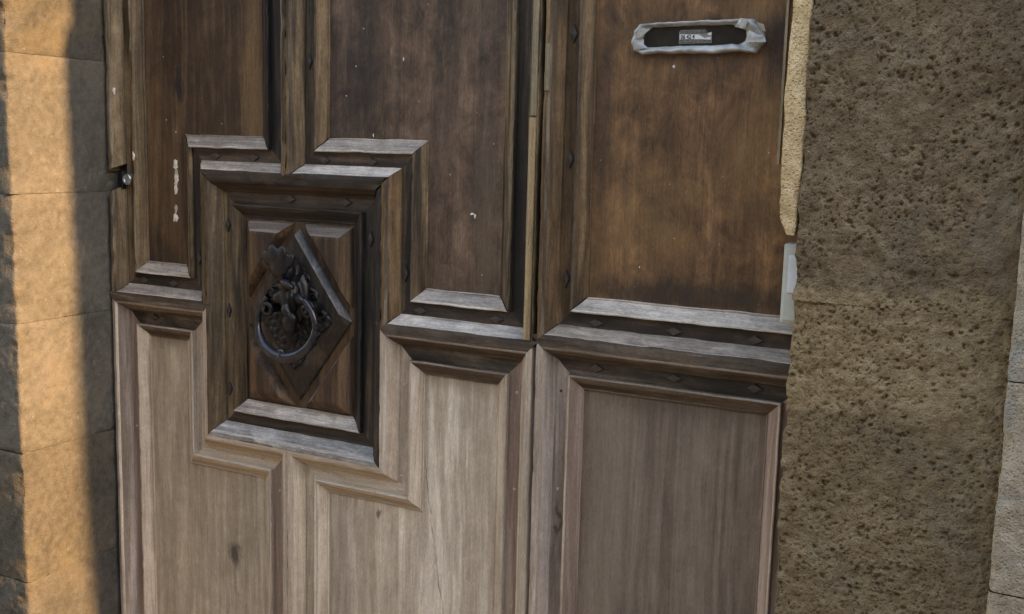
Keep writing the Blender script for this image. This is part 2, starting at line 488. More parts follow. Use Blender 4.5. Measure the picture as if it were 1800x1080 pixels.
M['new_h'] = wood('new_h', (0.297, 0.224, 0.156), (0.416, 0.328, 0.235), (0.511, 0.418, 0.319), axis='x', grain=.24, s=26, rough=.7, fibre=.8, pore=.12, bump=.3,
    patches=[((.24, .16, .09), 9, .55, .72, .12, .5, 261)])
M['sill_grey'] = wood('sill_grey', (0.172, 0.161, 0.143), (0.332, 0.313, 0.286), (0.491, 0.463, 0.429), axis='x', mottle=.35, s=27, rough=.75, fibre=1.1, bump=.7,
    patches=[((.05, .05, .045), 12, .52, .68, .35, .7, 271)])
M['yellow_strip'] = wood('yellow_strip', (.17, .115, .055), (.29, .20, .10), (.36, .26, .145), s=28, rough=.6, fibre=.8, pore=.15,
    patches=[((.16, .115, .085), 6, .5, .62, .15, .8, 281)])
M['pale_strip'] = wood('pale_strip', (.19, .15, .09), (.27, .22, .14), (.36, .31, .22), s=29, rough=.65, fibre=.9)
M['worn_old'] = wood('worn_old', (.06, .042, .026), (.135, .10, .066), (.25, .20, .14), s=50, fibre=1.15, patches=[((.045, .03, .02), 12, .45, .6, .2, .85, 501)])
M['worn_h'] = wood('worn_h', (.15, .115, .085), (.26, .21, .165), (.37, .31, .255), axis='x', s=51, fibre=1.1)
M['worn_sill'] = wood('worn_sill', (0.273, 0.239, 0.199), (0.438, 0.390, 0.335), (0.569, 0.506, 0.434), axis='x', s=52, fibre=1.1)
M['worn_new'] = wood('worn_new', (0.327, 0.261, 0.198), (0.436, 0.361, 0.281), (0.523, 0.455, 0.369), grain=.24, s=53, fibre=.9)
M['worn_new_h'] = wood('worn_new_h', (0.360, 0.289, 0.209), (0.468, 0.389, 0.291), (0.544, 0.472, 0.374), axis='x', grain=.24, s=54, fibre=.9)
M['gap_dark'] = plain('gap_dark', (.012, .010, .008), .9, var=.4)
M['leaf_core'] = wood('leaf_core', (.02, .014, .01), (.045, .03, .02), (.08, .055, .035), s=30)
M['peg'] = plain('peg', (.42, .36, .28), .7, nscale=200)
M['peg_hole'] = plain('peg_hole', (.05, .035, .025), .9, nscale=200)
M['nail_flush'] = plain('nail_flush', (.05, .036, .027), .6, nscale=120, var=.5, bump=.4)
M['nail'] = plain('nail', (.035, .028, .024), .5, metal=.0, nscale=120, var=.5, bump=.4)
M['iron'] = plain('iron', (.009, .0085, .009), .38, metal=.1, spec=.42, nscale=60, var=.45, bump=.5, bdist=.002)
M['iron_worn'] = plain('iron_worn', (.042, .042, .048), .25, metal=.65, spec=.6, nscale=60, var=.4, bump=.25)
M['steel'] = plain('steel', (.42, .42, .41), .35, metal=.9, nscale=150, var=.3, bump=.15)
M['plaster'] = plain('plaster', (.66, .60, .50), .85, nscale=120, var=.3, bump=.6)
M['paint_speck'] = plain('paint_speck', (.68, .66, .62), .6, nscale=200, var=.1)
M['tape'] = plain('tape', (.36, .36, .34), .38, metal=.25, nscale=45, var=.35, bump=.4, bdist=.002)
M['letterbox_metal'] = plain('letterbox_metal', (.028, .022, .016), .8, spec=.15, metal=.0, nscale=90, var=.25, bump=.1)
M['sticker_white'] = plain('sticker_white', (.62, .60, .56), .6, nscale=200, var=.12)
M['sticker_grey'] = plain('sticker_grey', (.20, .195, .18), .6, nscale=260, var=.35)
M['sticker_dark'] = plain('sticker_dark', (.085, .08, .07), .6, nscale=260, var=.4)
M['ink'] = plain('ink', (.015, .015, .015), .6)
M['bell_plastic'] = plain('bell_plastic', (.43, .44, .375), .45, nscale=25, var=.12, bump=.08)
M['bell_window'] = plain('bell_window', (.58, .60, .60), .35, nscale=30, var=.08, bump=.03)
# stones
M['stone_left'] = stone('stone_left', [(0.049, 0.043, 0.031), (0.075, 0.067, 0.052), (0.107, 0.095, 0.075)], s=40, pit=.3, bump=.7, patch=((.13, .105, .065), 9, .5, .7, .6))
M['stone_left_pale'] = stone('stone_left_pale', [(0.065, 0.058, 0.045), (0.095, 0.087, 0.070), (0.129, 0.117, 0.098)], s=41, pit=.3, bump=.65, patch=((.155, .13, .09), 8, .52, .7, .6))
M['stone_left_grey'] = stone('stone_left_grey', [(0.049, 0.044, 0.036), (0.075, 0.069, 0.057), (0.107, 0.098, 0.082)], s=42, pit=.35, bump=.7, patch=((.13, .105, .07), 7, .5, .7, .5))
M['stone_dark'] = stone('stone_dark', [(.075, .055, .038), (.145, .11, .08), (.235, .19, .145)], s=43, pit=.75, bump=1.0, patch=((.09, .08, .066), 8, .5, .7, .5), vert=1.8)
M['stone_ochre'] = stone('stone_ochre', [(.14, .10, .055), (.23, .17, .098), (.33, .255, .155)], s=44, pit=.6, bump=.9, patch=((.15, .105, .066), 9, .52, .7, .6), vert=1.6)
M['stone_brown'] = stone('stone_brown', [(.105, .08, .05), (.195, .15, .10), (.30, .235, .165)], s=45, pit=.75, bump=1.0, patch=((.115, .105, .075), 8, .52, .7, .55), vert=1.6)
M['stone_right'] = stone('stone_right', [(0.089, 0.060, 0.035), (0.152, 0.108, 0.063), (0.231, 0.169, 0.104)], s=43, pit=.5, bump=.7, patch=((.11, .095, .075), 8, .5, .7, .5), vert=1.3, zone=True)
M['stone_pale'] = stone('stone_pale', [(.22, .175, .12), (.33, .27, .19), (.44, .37, .28)], s=46, pit=.6, bump=.9, patch=((.24, .25, .235), 7, .5, .64, .6))
M['stone_trim'] = stone('stone_trim', [(0.386, 0.263, 0.130), (0.579, 0.413, 0.221), (0.728, 0.555, 0.336)], s=47, pit=.8, bump=.9, spk=.2)
M['mortar'] = stone('mortar', [(.10, .085, .065), (.16, .135, .105), (.22, .19, .15)], s=48, pit=.3)
M['house_wall'] = stone('house_wall', [(.20, .17, .13), (.27, .23, .18), (.33, .29, .23)], s=60, scale=.2)
M['shutter'] = plain('shutter', (.10, .11, .11), .6, nscale=5)
M['roof_tile'] = plain('roof_tile', (.24, .12, .07), .8, nscale=6)
M['paving'] = stone('paving', [(.12, .11, .10), (.17, .16, .145), (.23, .215, .195)], s=49, pit=.3)

# ------------------------------------------------------------------ ground
gx, gy = np.meshgrid(np.linspace(-60, 60, 25), np.linspace(-60, 20, 17), indexing='ij')
pv = mesh('pavement', [(-60, -60, 0), (60, -60, 0), (60, 40, 0), (-60, 40, 0)], [(0, 1, 2, 3)], M['paving'])
pv['kind'] = 'structure'
pv['label'] = 'stone paved street in front of the doorway'

# ------------------------------------------------------------------ unseen houses added to block low sky
opp = thing('sky_block_house', 'unseen stone house added across the street to block low sky', 'house', (0, -6.2, 0))
def house(opp, X0, X1, Y, H, cols_, rows_, turn=None):
    v, f = [], []
    def q(*p):
        n = len(v)
        v.extend(p)
        f.append(tuple(range(n, n + len(p))))
    xs = [X0] + [c for p in cols_ for c in p] + [X1]
    zs = [0] + [c for p in rows_ for c in p] + [H]
    for i in range(len(xs) - 1):
        for j in range(len(zs) - 1):
            x0, x1, z0, z1 = xs[i], xs[i + 1], zs[j], zs[j + 1]
            if i % 2 == 1 and j % 2 == 1:
                y2 = Y - .25
                q((x0, Y, z0), (x0, Y, z1), (x0, y2, z1), (x0, y2, z0))
                q((x1, Y, z0), (x1, y2, z0), (x1, y2, z1), (x1, Y, z1))
                q((x0, Y, z0), (x0, y2, z0), (x1, y2, z0), (x1, Y, z0))
                q((x0, Y, z1), (x1, Y, z1), (x1, y2, z1), (x0, y2, z1))
                w_, g_ = box_vf(x0, x1, y2 - .05, y2, z0, z1)
                mesh('window', w_, g_, M['shutter'], opp)
            else:
                q((x1, Y, z0), (x0, Y, z0), (x0, Y, z1), (x1, Y, z1))
    mesh('wall', v, f, M['house_wall'], opp)
    w_, g_ = box_vf(X0, X1, Y - 8, Y - .31, .01, H - .02)
    mesh('rear_wall', w_, g_, M['house_wall'], opp)
    mesh('roof', [(X0, Y + .35, H), (X1, Y + .35, H), (X1, Y - 4, H + 1.2), (X0, Y - 4, H + 1.2), (X0, Y - 8.3, H), (X1, Y - 8.3, H)], [(0, 1, 2, 3), (3, 2, 5, 4)], M['roof_tile'], opp)
    if turn is not None:                    # the same house turned to look along the street
        for o in opp.children:
            for vv in o.data.vertices:
                x, y, z = vv.co
                vv.co = (turn - y, x, z)
house(opp, -14, 24, -6.2, 5.3, [(-12.6 + 3.0 * i, -11.5 + 3.0 * i) for i in range(12)], [(.9, 2.5), (3.4, 4.6)])

end = thing('sky_block_house', 'unseen low stone house added at the street end to block bright sky', 'house', (9.5, -1, 0))  # put in to hold back the bright sky beside the sun
house(end, -5.8, 4.0, 0, 3.9, [(-4.6 + 2.6 * i, -3.5 + 2.6 * i) for i in range(3)], [(.9, 2.4)], turn=9.5)

# ------------------------------------------------------------------ stonework
def resample(path, steps):
    pts = [np.array(path[0], float)]
    for i in range(len(path) - 1):
        a, b = np.array(path[i], float), np.array(path[i + 1], float)
        n = max(1, int(round(np.linalg.norm(b - a) / steps[i])))
        for k in range(1, n + 1):
            pts.append(a + (b - a) * k / n)
    return np.array(pts)

def stone_block(name, parent, path, steps, z0, z1, zstep, mat, seed, rough=.003, pits=.004, pitscale=70, soft=2, bulge=None, fine=.0008, joint=.004, chip=.004, corner=None):
    P = resample(path, steps)
    Q = P.copy()
    for _ in range(soft):                       # round the arrises
        Q[1:-1] = .25 * Q[:-2] + .5 * Q[1:-1] + .25 * Q[2:]
    T = np.gradient(Q, axis=0)
    for _ in range(2):
        T[1:-1] = .25 * T[:-2] + .5 * T[1:-1] + .25 * T[2:]
    T /= np.linalg.norm(T, axis=1)[:, None]
    N = np.stack([T[:, 1], -T[:, 0]], 1)
    nz = max(2, int(round((z1 - z0) / zstep)))
    Z = np.linspace(z0, z1, nz + 1)
    X = np.repeat(Q[:, None, :], nz + 1, 1)
    V = np.concatenate([X, np.broadcast_to(Z[None, :, None], X.shape[:2] + (1,))], 2)
    d = rough * fbm(V * 9, 3, seed) + fine * fbm(V * 130, 3, seed + 5) + rough * .55 * fbm(V * 38, 3, seed + 2)
    def pit_layer(sc, sd, amt, cover, r0, r1):
        P_ = V * np.array([sc, sc, sc * 1.25]) + .28 * np.stack([fbm(V * sc * 1.3, 2, sd), fbm(V * sc * 1.3 + 31, 2, sd + 1), fbm(V * sc * 1.3 + 77, 2, sd + 2)], -1)
        w, sz = worley(P_, sd + 3)
        rad = r0 + (r1 - r0) * sz ** 1.5
        zone_ = np.clip((vnoise(V * 13, sd + 4) + .6 * vnoise(V * 31, sd + 5) + cover) * 1.6, 0, 1)
        return amt * zone_ * (.4 + .6 * sz) * np.clip((rad - w) / (rad * .55), 0, 1)
    d = d - pit_layer(pitscale, seed + 9, pits, .35 if pits < .005 else .55, .10, .54)
    if pits > .005:
        d = d - pit_layer(pitscale * 2.1, seed + 29, pits * .6, .75, .12, .52)
        d = d - pit_layer(pitscale * .5, seed + 49, pits * 1.1, -.35, .1, .42)
    if corner is not None:                      # broken edge
        for (cxy, rad, amt) in corner:
            dist = np.linalg.norm(V[..., :2] - np.array(cxy), axis=2)
            nn = np.clip(fbm(np.stack([V[..., 2] * 0 + 3.3, V[..., 2] * 22, V[..., 2] * 0 + seed], -1), 4, seed + 20) + .15, -.2, 1.2)
            d = d - amt * nn * np.clip(1 - dist / rad, 0, 1)
    e = np.minimum(Z - z0, z1 - Z)
    d = d - joint * np.clip(1 - e / .012, 0, 1)[None, :] ** 1.5
    if bulge is not None:
        d = d + bulge(Z)[None, :] * (P[:, 0] > 1.47)[:, None]
    V[..., 0] += N[:, None, 0] * d
    V[..., 1] += N[:, None, 1] * d
    return grid_mesh(name, V, mat, parent, smooth=True)

def mortar_core(parent, path, inset, z0, z1):
    P = np.array(path, float)
    T = np.gradient(P, axis=0)
    v, f = [], []
    seg = P[1:] - P[:-1]
    sn = np.stack([seg[:, 1], -seg[:, 0]], 1) / np.linalg.norm(seg, axis=1)[:, None]
    for i in range(len(P)):
        n = sn[max(0, i - 1)] + sn[min(len(sn) - 1, i)]
        if i in (0, len(P) - 1):
            n = sn[0] if i == 0 else sn[-1]
        else:
            n = n / (1 + float(sn[i - 1] @ sn[i]))
        q = P[i] - n * inset
        v += [(q[0], q[1], z0), (q[0], q[1], z1)]
    for i in range(len(P) - 1):
        f.append((2 * i, 2 * i + 2, 2 * i + 3, 2 * i + 1))
    return mesh('mortar', v, f, M['mortar'], parent)

LD = .277
PD, HC = .105, .1135                        # the pier on the right stands less far forward; its unseen thicker end is shaped to shade it from the sun
left = thing('stone_jamb', 'stone door jamb on the left with a strip of warm sunlight down its reveal', 'stone jamb', (-1.07, -LD, 0))
lp = [(-4.2, -LD), (-1.25, -LD), (-1.064, -LD), (-1.07, .06)]
ls = [.03, .005, .004]
mortar_core(left, lp, .012, 0, 2.6)
lz = [0, .30, .60, .882, 1.158, 1.4235, 1.705, 2.0, 2.3, 2.6]
lm = ['stone_left', 'stone_left_grey', 'stone_left', 'stone_left_pale', 'stone_left_pale', 'stone_left_pale', 'stone_left', 'stone_left', 'stone_left', 'stone_left_grey']
for i in range(len(lz) - 1):
    vis = .35 < lz[i + 1] and lz[i] < 1.9
    stone_block('stone', left, lp, ls, lz[i] + .0004, lz[i + 1] - .0004, .005 if vis else .03, M[lm[i]], 100 + 7 * i,
                rough=.0026, pits=.0030, pitscale=60, soft=2, fine=.0007, joint=.0028 if i == 3 else .0012, corner=[((-1.064, -LD), .03, .010)])

JH = .085
right = thing('stone_jamb', 'dark pitted stone jamb on the right of the door', 'stone jamb', (.60, -JH, 0))
rp = [(.56, .05), (.56, -.066), (.466, -.066), (.466, -JH), (.86, -JH)]
rs = [.03, .02, .0021, .0021]
mortar_core(right, [(.585, .05), (.585, -.06), (.86, -.06)], 0, 0, 2.6)
rz = [0, .40, 1.325, 1.92, 2.6]
rm = ['stone_right'] * 7
for i in range(len(rz) - 1):
    vis = i in (1, 2)
    stone_block('stone', right, rp, rs if vis else [.03, .03, .01, .01], rz[i], rz[i + 1], .0021 if vis else .012, M[rm[i]], 300 + 7 * i,
                rough=.0035, pits=.0060, pitscale=92, soft=2, fine=.0010, joint=.0, corner=[((.466, -JH), .03, .006)])

def bulge(Z):  # unseen swelling shaped to narrow the sunlit strip on the left jamb
    b = np.interp(Z, [2.48, 2.58, 2.68, 2.78, 2.87, 2.895, 2.91, 3.0], [0, .006, .017, .028, .034, .034, .014, .012])
    return b
pil = thing('stone_pilaster', 'paler stone wall pier standing proud at the right edge of the picture', 'stone pier', (1.2, -PD, 0))
pp_ = [(.777, -.05), (.777, -PD), (.95, -PD), (1.46, -PD), (1.5, -HC), (4.0, -HC)]
mortar_core(pil, pp_, .012, 0, 3.4)
pz = [0, .45, .93, 1.24, 1.62, 2.1, 2.45, 3.02, 3.4]
for i in range(len(pz) - 1):
    vis = .5 < pz[i + 1] and pz[i] < 1.9
    stone_block('stone', pil, pp_, [.006, .004, .03, .01, .05] if vis else [.02, .01, .04, .01, .05], pz[i] + .001, pz[i + 1] - .001, .004 if vis else .012, M['stone_pale'], 500 + 7 * i,
                rough=.0016, pits=.0030, pitscale=70, soft=2, fine=.0006, joint=.0006, bulge=bulge if pz[i] > 2.2 else None, corner=[((.777, -PD), .02, .005)])

lint = thing('stone_lintel', 'plain stone lintel spanning the top of the doorway', 'lintel', (-.2, -.1, 2.46))
v, f = box_vf(-1.07, .785, -.08, .05, 2.47, 2.85)
mesh('stone', v, f, M['stone_left'], lint)

# ------------------------------------------------------------------ door joinery
W1, HALF = .027, .057          # panel edge -> crisp arris of the small moulding -> middle of the ridge
W = W1 + HALF
HB = .008
PROF_M = [(0, -.004), (.0006, .0035), (.0025, .0042), (.0030, .0032), (.0045, .0042), (.008, .0062), (.012, .0095), (.016, .0132), (.0205, .0165), (.0225, .0172), (.0232, .0184), (.0262, .0188), (.027, .0178), (.0272, .006)]
PROF_B = [(.0269, HB), (.035, HB + .0003), (.043, HB), (.0545, HB)]
PROF_R = [(.0535, .006), (.0536, .0115), (.0545, .0125), (.0565, .0126), (.0570, .0138), (.0585, .0165), (.0605, .0200), (.0635, .0235), (.0665, .0262), (.0690, .0283), (.0700, .0290), (.0703, .0310), (.0712, .0328), (.0728, .0342), (.0755, .0348), (.0800, .0350), (.0838, .0350)]
PROF_TOP = PROF_R[:13]                                            # slope up to the arris only
PROF_FACE = PROF_R + [(W + .004, .0350), (W + .008, .0350), (W + .0128, .0343)]   # slope plus the whole front face
PROF_RE = PROF_R[:-1] + [(.0825, .0345), (.0838, .033), (.0840, -.03)]

def mitre(poly, i):
    """mitre vector at vertex i of a CCW polygon in (x,z): offset d moves the vertex by d*vector outwards"""
    p0, p1, p2 = np.array(poly[i - 1]), np.array(poly[i]), np.array(poly[(i + 1) % len(poly)])
    a, b = p1 - p0, p2 - p1
    a /= np.linalg.norm(a)
    b /= np.linalg.norm(b)
    n1, n2 = np.array([a[1], -a[0]]), np.array([b[1], -b[0]])
    return (n1 + n2) / (1 + float(n1 @ n2))

WORN = {}
def strip(name, poly, i, prof, mat, parent, wear=1.0, seed=0, t0=0.0, t1=1.0, step=.01):
    a, b = np.array(poly[i]), np.array(poly[(i + 1) % len(poly)])
    ma, mb = mitre(poly, i), mitre(poly, (i + 1) % len(poly))
    L = np.linalg.norm(b - a)
    t = np.linspace(t0, t1, max(2, int(L * (t1 - t0) / step)) + 1)
    if wear > 1:                             # mitres that have opened a little
        rg = random.Random(int(abs(a[0] * 7919 + a[1] * 104729 + b[0] * 331 + len(prof)) * 1000))
        t = t0 + (t - t0) * (1 - rg.random() ** 2 * .0016 / L) + rg.random() ** 2 * .0016 / L * (1 - (t - t0))
    V = np.zeros((len(t), len(prof), 3))
    for j, (d, h) in enumerate(prof):
        p = a + ma * d
        q = b + mb * d
        xz = p[None, :] * (1 - t)[:, None] + q[None, :] * t[:, None]
        V[:, j, 0] = xz[:, 0]
        V[:, j, 1] = -h
        V[:, j, 2] = xz[:, 1]
    # hand-planed unevenness and nibbled arrises, continuous across neighbouring strips
    hs = np.array([h for d, h in prof])
    lowf = fbm(V * np.array([7, 0, 7]) + 5, 2, 3) * .0006 * wear
    V[..., 1] -= lowf * (hs > 0)
    ed = np.clip((fbm(V * np.array([60, 0, 60]), 3, 4 + seed) - .12), 0, 1) * .0034 * wear
    arris = np.array([1.0 if (abs(h - .0188) < .0012 or h > .0325) else 0.25 for d, h in prof]) * (hs > 0.002)
    V[..., 1] += ed * arris
    jit = fbm(V * np.array([25, 0, 25]) + 40, 2, 8) * .0007 * wear
    dirn = ma / np.linalg.norm(ma) if abs(ma @ mb) > 0 else ma
    ax = 0 if abs((b - a)[1]) > abs((b - a)[0]) else 2
    V[..., ax] += jit
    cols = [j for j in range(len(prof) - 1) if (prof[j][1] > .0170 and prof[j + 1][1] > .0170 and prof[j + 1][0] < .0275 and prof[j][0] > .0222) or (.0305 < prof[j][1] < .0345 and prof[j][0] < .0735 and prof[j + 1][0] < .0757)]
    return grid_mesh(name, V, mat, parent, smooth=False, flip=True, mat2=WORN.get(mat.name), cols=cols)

def panel_slab(poly, mat, parent, h=0.0):
    big = [tuple(np.array(poly[i]) + mitre(poly, i) * .004) for i in range(len(poly))]
    return prism('panel', big, -.02, h, mat, parent)

def field(parent, poly, panel_mat, edges, wear=1.0, seed=0, edge_leaf=(), splits={}):
    """poly CCW; edges[i] = (moulding, band, ridge) materials for the edge leaving vertex i, or None"""
    panel_slab(poly, M[panel_mat], parent)
    for i, e in enumerate(edges):
        if e is None:
            continue
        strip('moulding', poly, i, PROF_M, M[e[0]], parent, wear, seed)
        strip('band', poly, i, PROF_B, M[e[1]], parent, wear * .5, seed)
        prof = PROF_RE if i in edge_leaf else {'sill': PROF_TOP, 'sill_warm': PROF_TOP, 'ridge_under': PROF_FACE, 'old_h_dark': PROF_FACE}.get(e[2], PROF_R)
        if i in splits:
            t0, t1 = splits[i]
            strip('ridge_moulding', poly, i, prof, M[e[2]], parent, wear, seed, 0, t0)
            strip('ridge_moulding', poly, i, prof, M[e[2]], parent, wear, seed, t1, 1)
        else:
            strip('ridge_moulding', poly, i, prof, M[e[2]], parent, wear, seed)

# ridge centre lines
XL, XR, XRIB = -1.0585, -.0045, -.5633
ZARM, ZT, ZB, SL, SR = 1.1895, 1.469, .9127, -.778, -.333
ZTOP, ZBOT = 2.42, .06
leaf = thing('door_leaf', 'wide wooden door leaf with raised mouldings round a central knocker panel', 'door leaf', (-.53, 0, 0), 'leaves of the old wooden door')
leaf2 = thing('door_leaf', 'right hand wooden door leaf with a taped letterbox in its upper panel', 'door leaf', (.27, 0, 0), 'leaves of the old wooden door')
v, f = box_vf(XL - .002 + .004, XR - .001, .005, .05, .03, 2.45)
mesh('leaf_core', v, f, M['leaf_core'], leaf)

UL = [(XL + W, ZARM + W), (SL - W, ZARM + W), (SL - W, ZT + W), (XRIB - W, ZT + W), (XRIB - W, ZTOP - W), (XL + W, ZTOP - W)]
UR = [(SR + W, ZARM + W), (XR - W, ZARM + W), (XR - W, ZTOP - W), (XRIB + W, ZTOP - W), (XRIB + W, ZT + W), (SR + W, ZT + W)]
LL = [(XL + W, ZBOT + W), (XRIB - W, ZBOT + W), (XRIB - W, ZB - W), (SL - W, ZB - W), (SL - W, ZARM - W), (XL + W, ZARM - W)]
LR = [(XRIB + W, ZBOT + W), (XR - W, ZBOT + W), (XR - W, ZARM - W), (SR + W, ZARM - W), (SR + W, ZB - W), (XRIB + W, ZB - W)]
SQ = [(SL + W, ZB + W), (SR - W, ZB + W), (SR - W, ZT - W), (SL + W, ZT - W)]
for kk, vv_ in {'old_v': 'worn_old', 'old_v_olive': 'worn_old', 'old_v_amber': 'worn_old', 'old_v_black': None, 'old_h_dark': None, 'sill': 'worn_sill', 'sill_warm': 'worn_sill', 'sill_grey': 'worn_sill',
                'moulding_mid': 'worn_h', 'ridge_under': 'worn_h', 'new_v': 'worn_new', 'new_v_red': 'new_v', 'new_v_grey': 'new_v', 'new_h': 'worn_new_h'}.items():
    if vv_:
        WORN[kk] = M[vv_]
OV = ('old_v', 'old_v_black', 'old_v')
NV = ('new_v', 'new_v', 'new_v')
Lz0 = ZARM
def tz(poly, i, z):
    a, b = poly[i][1] + mitre(poly, i)[1] * .069, poly[(i + 1) % len(poly)][1] + mitre(poly, (i + 1) % len(poly))[1] * .069
    return (z - a) / (b - a)
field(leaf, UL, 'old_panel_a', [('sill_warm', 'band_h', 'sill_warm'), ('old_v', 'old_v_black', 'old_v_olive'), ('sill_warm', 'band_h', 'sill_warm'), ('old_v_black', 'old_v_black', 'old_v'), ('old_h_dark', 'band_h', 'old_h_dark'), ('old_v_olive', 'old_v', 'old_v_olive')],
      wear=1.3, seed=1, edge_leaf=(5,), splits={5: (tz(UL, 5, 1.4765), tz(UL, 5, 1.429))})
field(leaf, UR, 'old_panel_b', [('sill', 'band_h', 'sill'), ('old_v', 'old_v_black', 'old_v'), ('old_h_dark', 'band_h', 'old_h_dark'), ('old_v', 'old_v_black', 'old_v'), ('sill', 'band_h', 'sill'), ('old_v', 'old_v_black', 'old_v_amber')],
      wear=1.3, seed=2, edge_leaf=(1,))
field(leaf, LL, 'new_panel_a', [('new_h', 'new_h', 'new_h'), ('new_v', 'new_v_red', 'new_v'), ('new_h', 'new_h', 'new_h'), ('new_v', 'new_v', 'new_v'), ('moulding_mid', 'band_stained', 'ridge_under'), ('new_v', 'new_v_red', 'new_v_grey')],
      wear=.6, seed=3, edge_leaf=(5,))
field(leaf, LR, 'new_panel_b', [('new_h', 'new_h', 'new_h'), ('new_v', 'new_v_red', 'new_v'), ('moulding_mid', 'band_stained', 'ridge_under'), ('new_v', 'new_v', 'new_v'), ('new_h', 'new_h', 'new_h'), ('new_v', 'new_v', 'new_v')],
      wear=.6, seed=4, edge_leaf=(1,))
field(leaf, SQ, 'old_panel_a', [('sill', 'old_h_dark', 'sill_grey'), ('old_v_black', 'old_v_black', 'old_v_black'), ('old_h_dark', 'old_h_dark', 'old_h_dark'), ('old_v', 'old_v_olive', 'old_v_olive')],
      wear=1.4, seed=5)

# right leaf
XL2, XR2, ZARM2 = .0035, .560, 1.2025
v, f = box_vf(XL2 + .001, XR2 + .03, .005, .05, .03, 2.45)
mesh('leaf_core', v, f, M['leaf_core'], leaf2)
v, f = box_vf(-.03, XL2 + .03, .052, .075, .03, 2.45)
mesh('rebate_strip', v, f, M['gap_dark'], leaf2)
XP = .4435 - W1                      # lower panel's visible right edge
RU = [(XL2 + W, ZARM2 + W), (.50, ZARM2 + W), (.50, ZTOP - W), (XL2 + W, ZTOP - W)]
RL = [(XL2 + W, ZBOT + W), (XP, ZBOT + W), (XP, ZARM2 - W), (XL2 + W, ZARM2 - W)]
field(leaf2, RU, 'old_panel_c', [('sill', 'band_h', 'sill_warm'), None, ('old_h_dark', 'band_h', 'old_h_dark'), ('old_v_amber', 'old_v_amber', 'old_v_amber')], wear=1.2, seed=6, edge_leaf=(3,))
field(leaf2, RL, 'new_panel_c', [('new_v_grey', 'new_v_grey', 'new_v_grey'), ('new_v_red', 'new_v_red', 'new_v_red'), ('moulding_mid', 'band_stained', 'ridge_under'), ('new_v_red', 'new_v_grey', 'new_v_grey')], wear=.7, seed=7, edge_leaf=(3,))
# the long horizontal members run on behind the stone
v, f = box_vf(.48, XR2, -.034, .003, 1.18, 1.225)

# ---- diamond panel of the knocker field
def frustum(name, poly, insets, h0, h1, mat, parent, smooth=False, rows_=((.15, .30), (.45, .68), (.8, .95), (1.0, 1.0))):
    """CCW polygon raised from h0 to h1 with its own chamfer width on every side"""
    n = len(poly)
    P = [np.array(p, float) for p in poly]
    lines = []
    for i in range(n):
        a, b = P[i], P[(i + 1) % n]
        t = (b - a) / np.linalg.norm(b - a)
        nn = np.array([-t[1], t[0]])
        lines.append((a + nn * insets[i], t))
    Q = []
    for i in range(n):
        (p, t), (q, s_) = lines[i - 1], lines[i]
        A = np.array([t, -s_]).T
        k_ = np.linalg.solve(A, q - p)
        Q.append(p + t * k_[0])
    verts = [(p[0], -h0 + .004, p[1]) for p in P] + [(p[0], -h0, p[1]) for p in P]
    mids = []
    for k_, hh in rows_:
        verts += [(P[i][0] * (1 - k_) + Q[i][0] * k_, -(h0 + (h1 - h0) * hh), P[i][1] * (1 - k_) + Q[i][1] * k_) for i in range(n)]
    rows = len(verts) // n
    faces = []
    for r_ in range(rows - 1):
        for i in range(n):
            j = (i + 1) % n
            faces.append((r_ * n + i, r_ * n + j, (r_ + 1) * n + j, (r_ + 1) * n + i))
    faces.append(tuple((rows - 1) * n + i for i in range(n)))
    return mesh(name, verts, faces, mat, parent, smooth)

cx, cz = -.5535, 1.190
hw, hh_ = .1335, .190
dx_, dz_ = .131, .178
M['sq_corner'] = wood('sq_corner', (0.033, 0.019, 0.011), (0.083, 0.046, 0.025), (0.176, 0.098, 0.047), s=15, fibre=1.1, patches=[(BLK, 9, .5, .68, .2, .7, 151)])
M['sq_lit_bevel'] = wood('sq_lit_bevel', (.09, .08, .072), (.16, .145, .135), (.25, .235, .225), s=18, fibre=1.0)  # pale grey that puts light from above into the bevel colour
M['sq_corner_lit'] = wood('sq_corner_lit', (0.077, 0.056, 0.043), (0.167, 0.131, 0.106), (0.309, 0.263, 0.222), axis='x', s=16, fibre=1.0, patches=[(BLK, 9, .55, .72, .2, .5, 161)])
M['sq_diamond'] = wood('sq_diamond', (0.015, 0.012, 0.009), (0.042, 0.030, 0.021), (0.098, 0.070, 0.049), s=17, fibre=1.0, patches=[(BLK, 9, .5, .68, .3, .6, 171)])
def corner_piece(sx, sz):
    a, b = dx_ * 1.17, dz_ * 1.17
    tx = a * (1 - hh_ / b) if hh_ < b else .004
    tz_ = b * (1 - hw / a) if hw < a else .004
    tx, tz_ = max(tx, .003), max(tz_, .003)
    p = [(hw, hh_), (tx, hh_), (hw, tz_)]
    ins = [.026, .013, .024]
    q = [(cx + sx * x, cz + sz * z) for x, z in p]
    if sx * sz < 0:
        q = [q[0], q[2], q[1]]
        ins = [.024, .013, .026]
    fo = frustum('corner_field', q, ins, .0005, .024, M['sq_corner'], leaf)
    if sz > 0:                              # the upward chamfer is painted pale, as if lit from above
        fo.data.materials.append(M['sq_corner_lit'])
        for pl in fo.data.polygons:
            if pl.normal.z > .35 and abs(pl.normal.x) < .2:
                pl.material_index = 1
    else:                                   # lower pieces: light painted on the long edge towards the diamond
        fo.data.materials.append(M['sq_lit_bevel'])
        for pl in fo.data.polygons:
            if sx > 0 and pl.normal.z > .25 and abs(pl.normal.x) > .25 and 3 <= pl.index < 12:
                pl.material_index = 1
for sx in (-1, 1):
    for sz in (-1, 1):
        corner_piece(sx, sz)
dia = frustum('diamond_boss', [(cx, cz - dz_), (cx + dx_, cz), (cx, cz + dz_), (cx - dx_, cz)], [.026, .0065, .006, .020], .0005, .0195, M['sq_diamond'], leaf, rows_=((.10, .28), (.92, .96), (1.0, 1.0)))
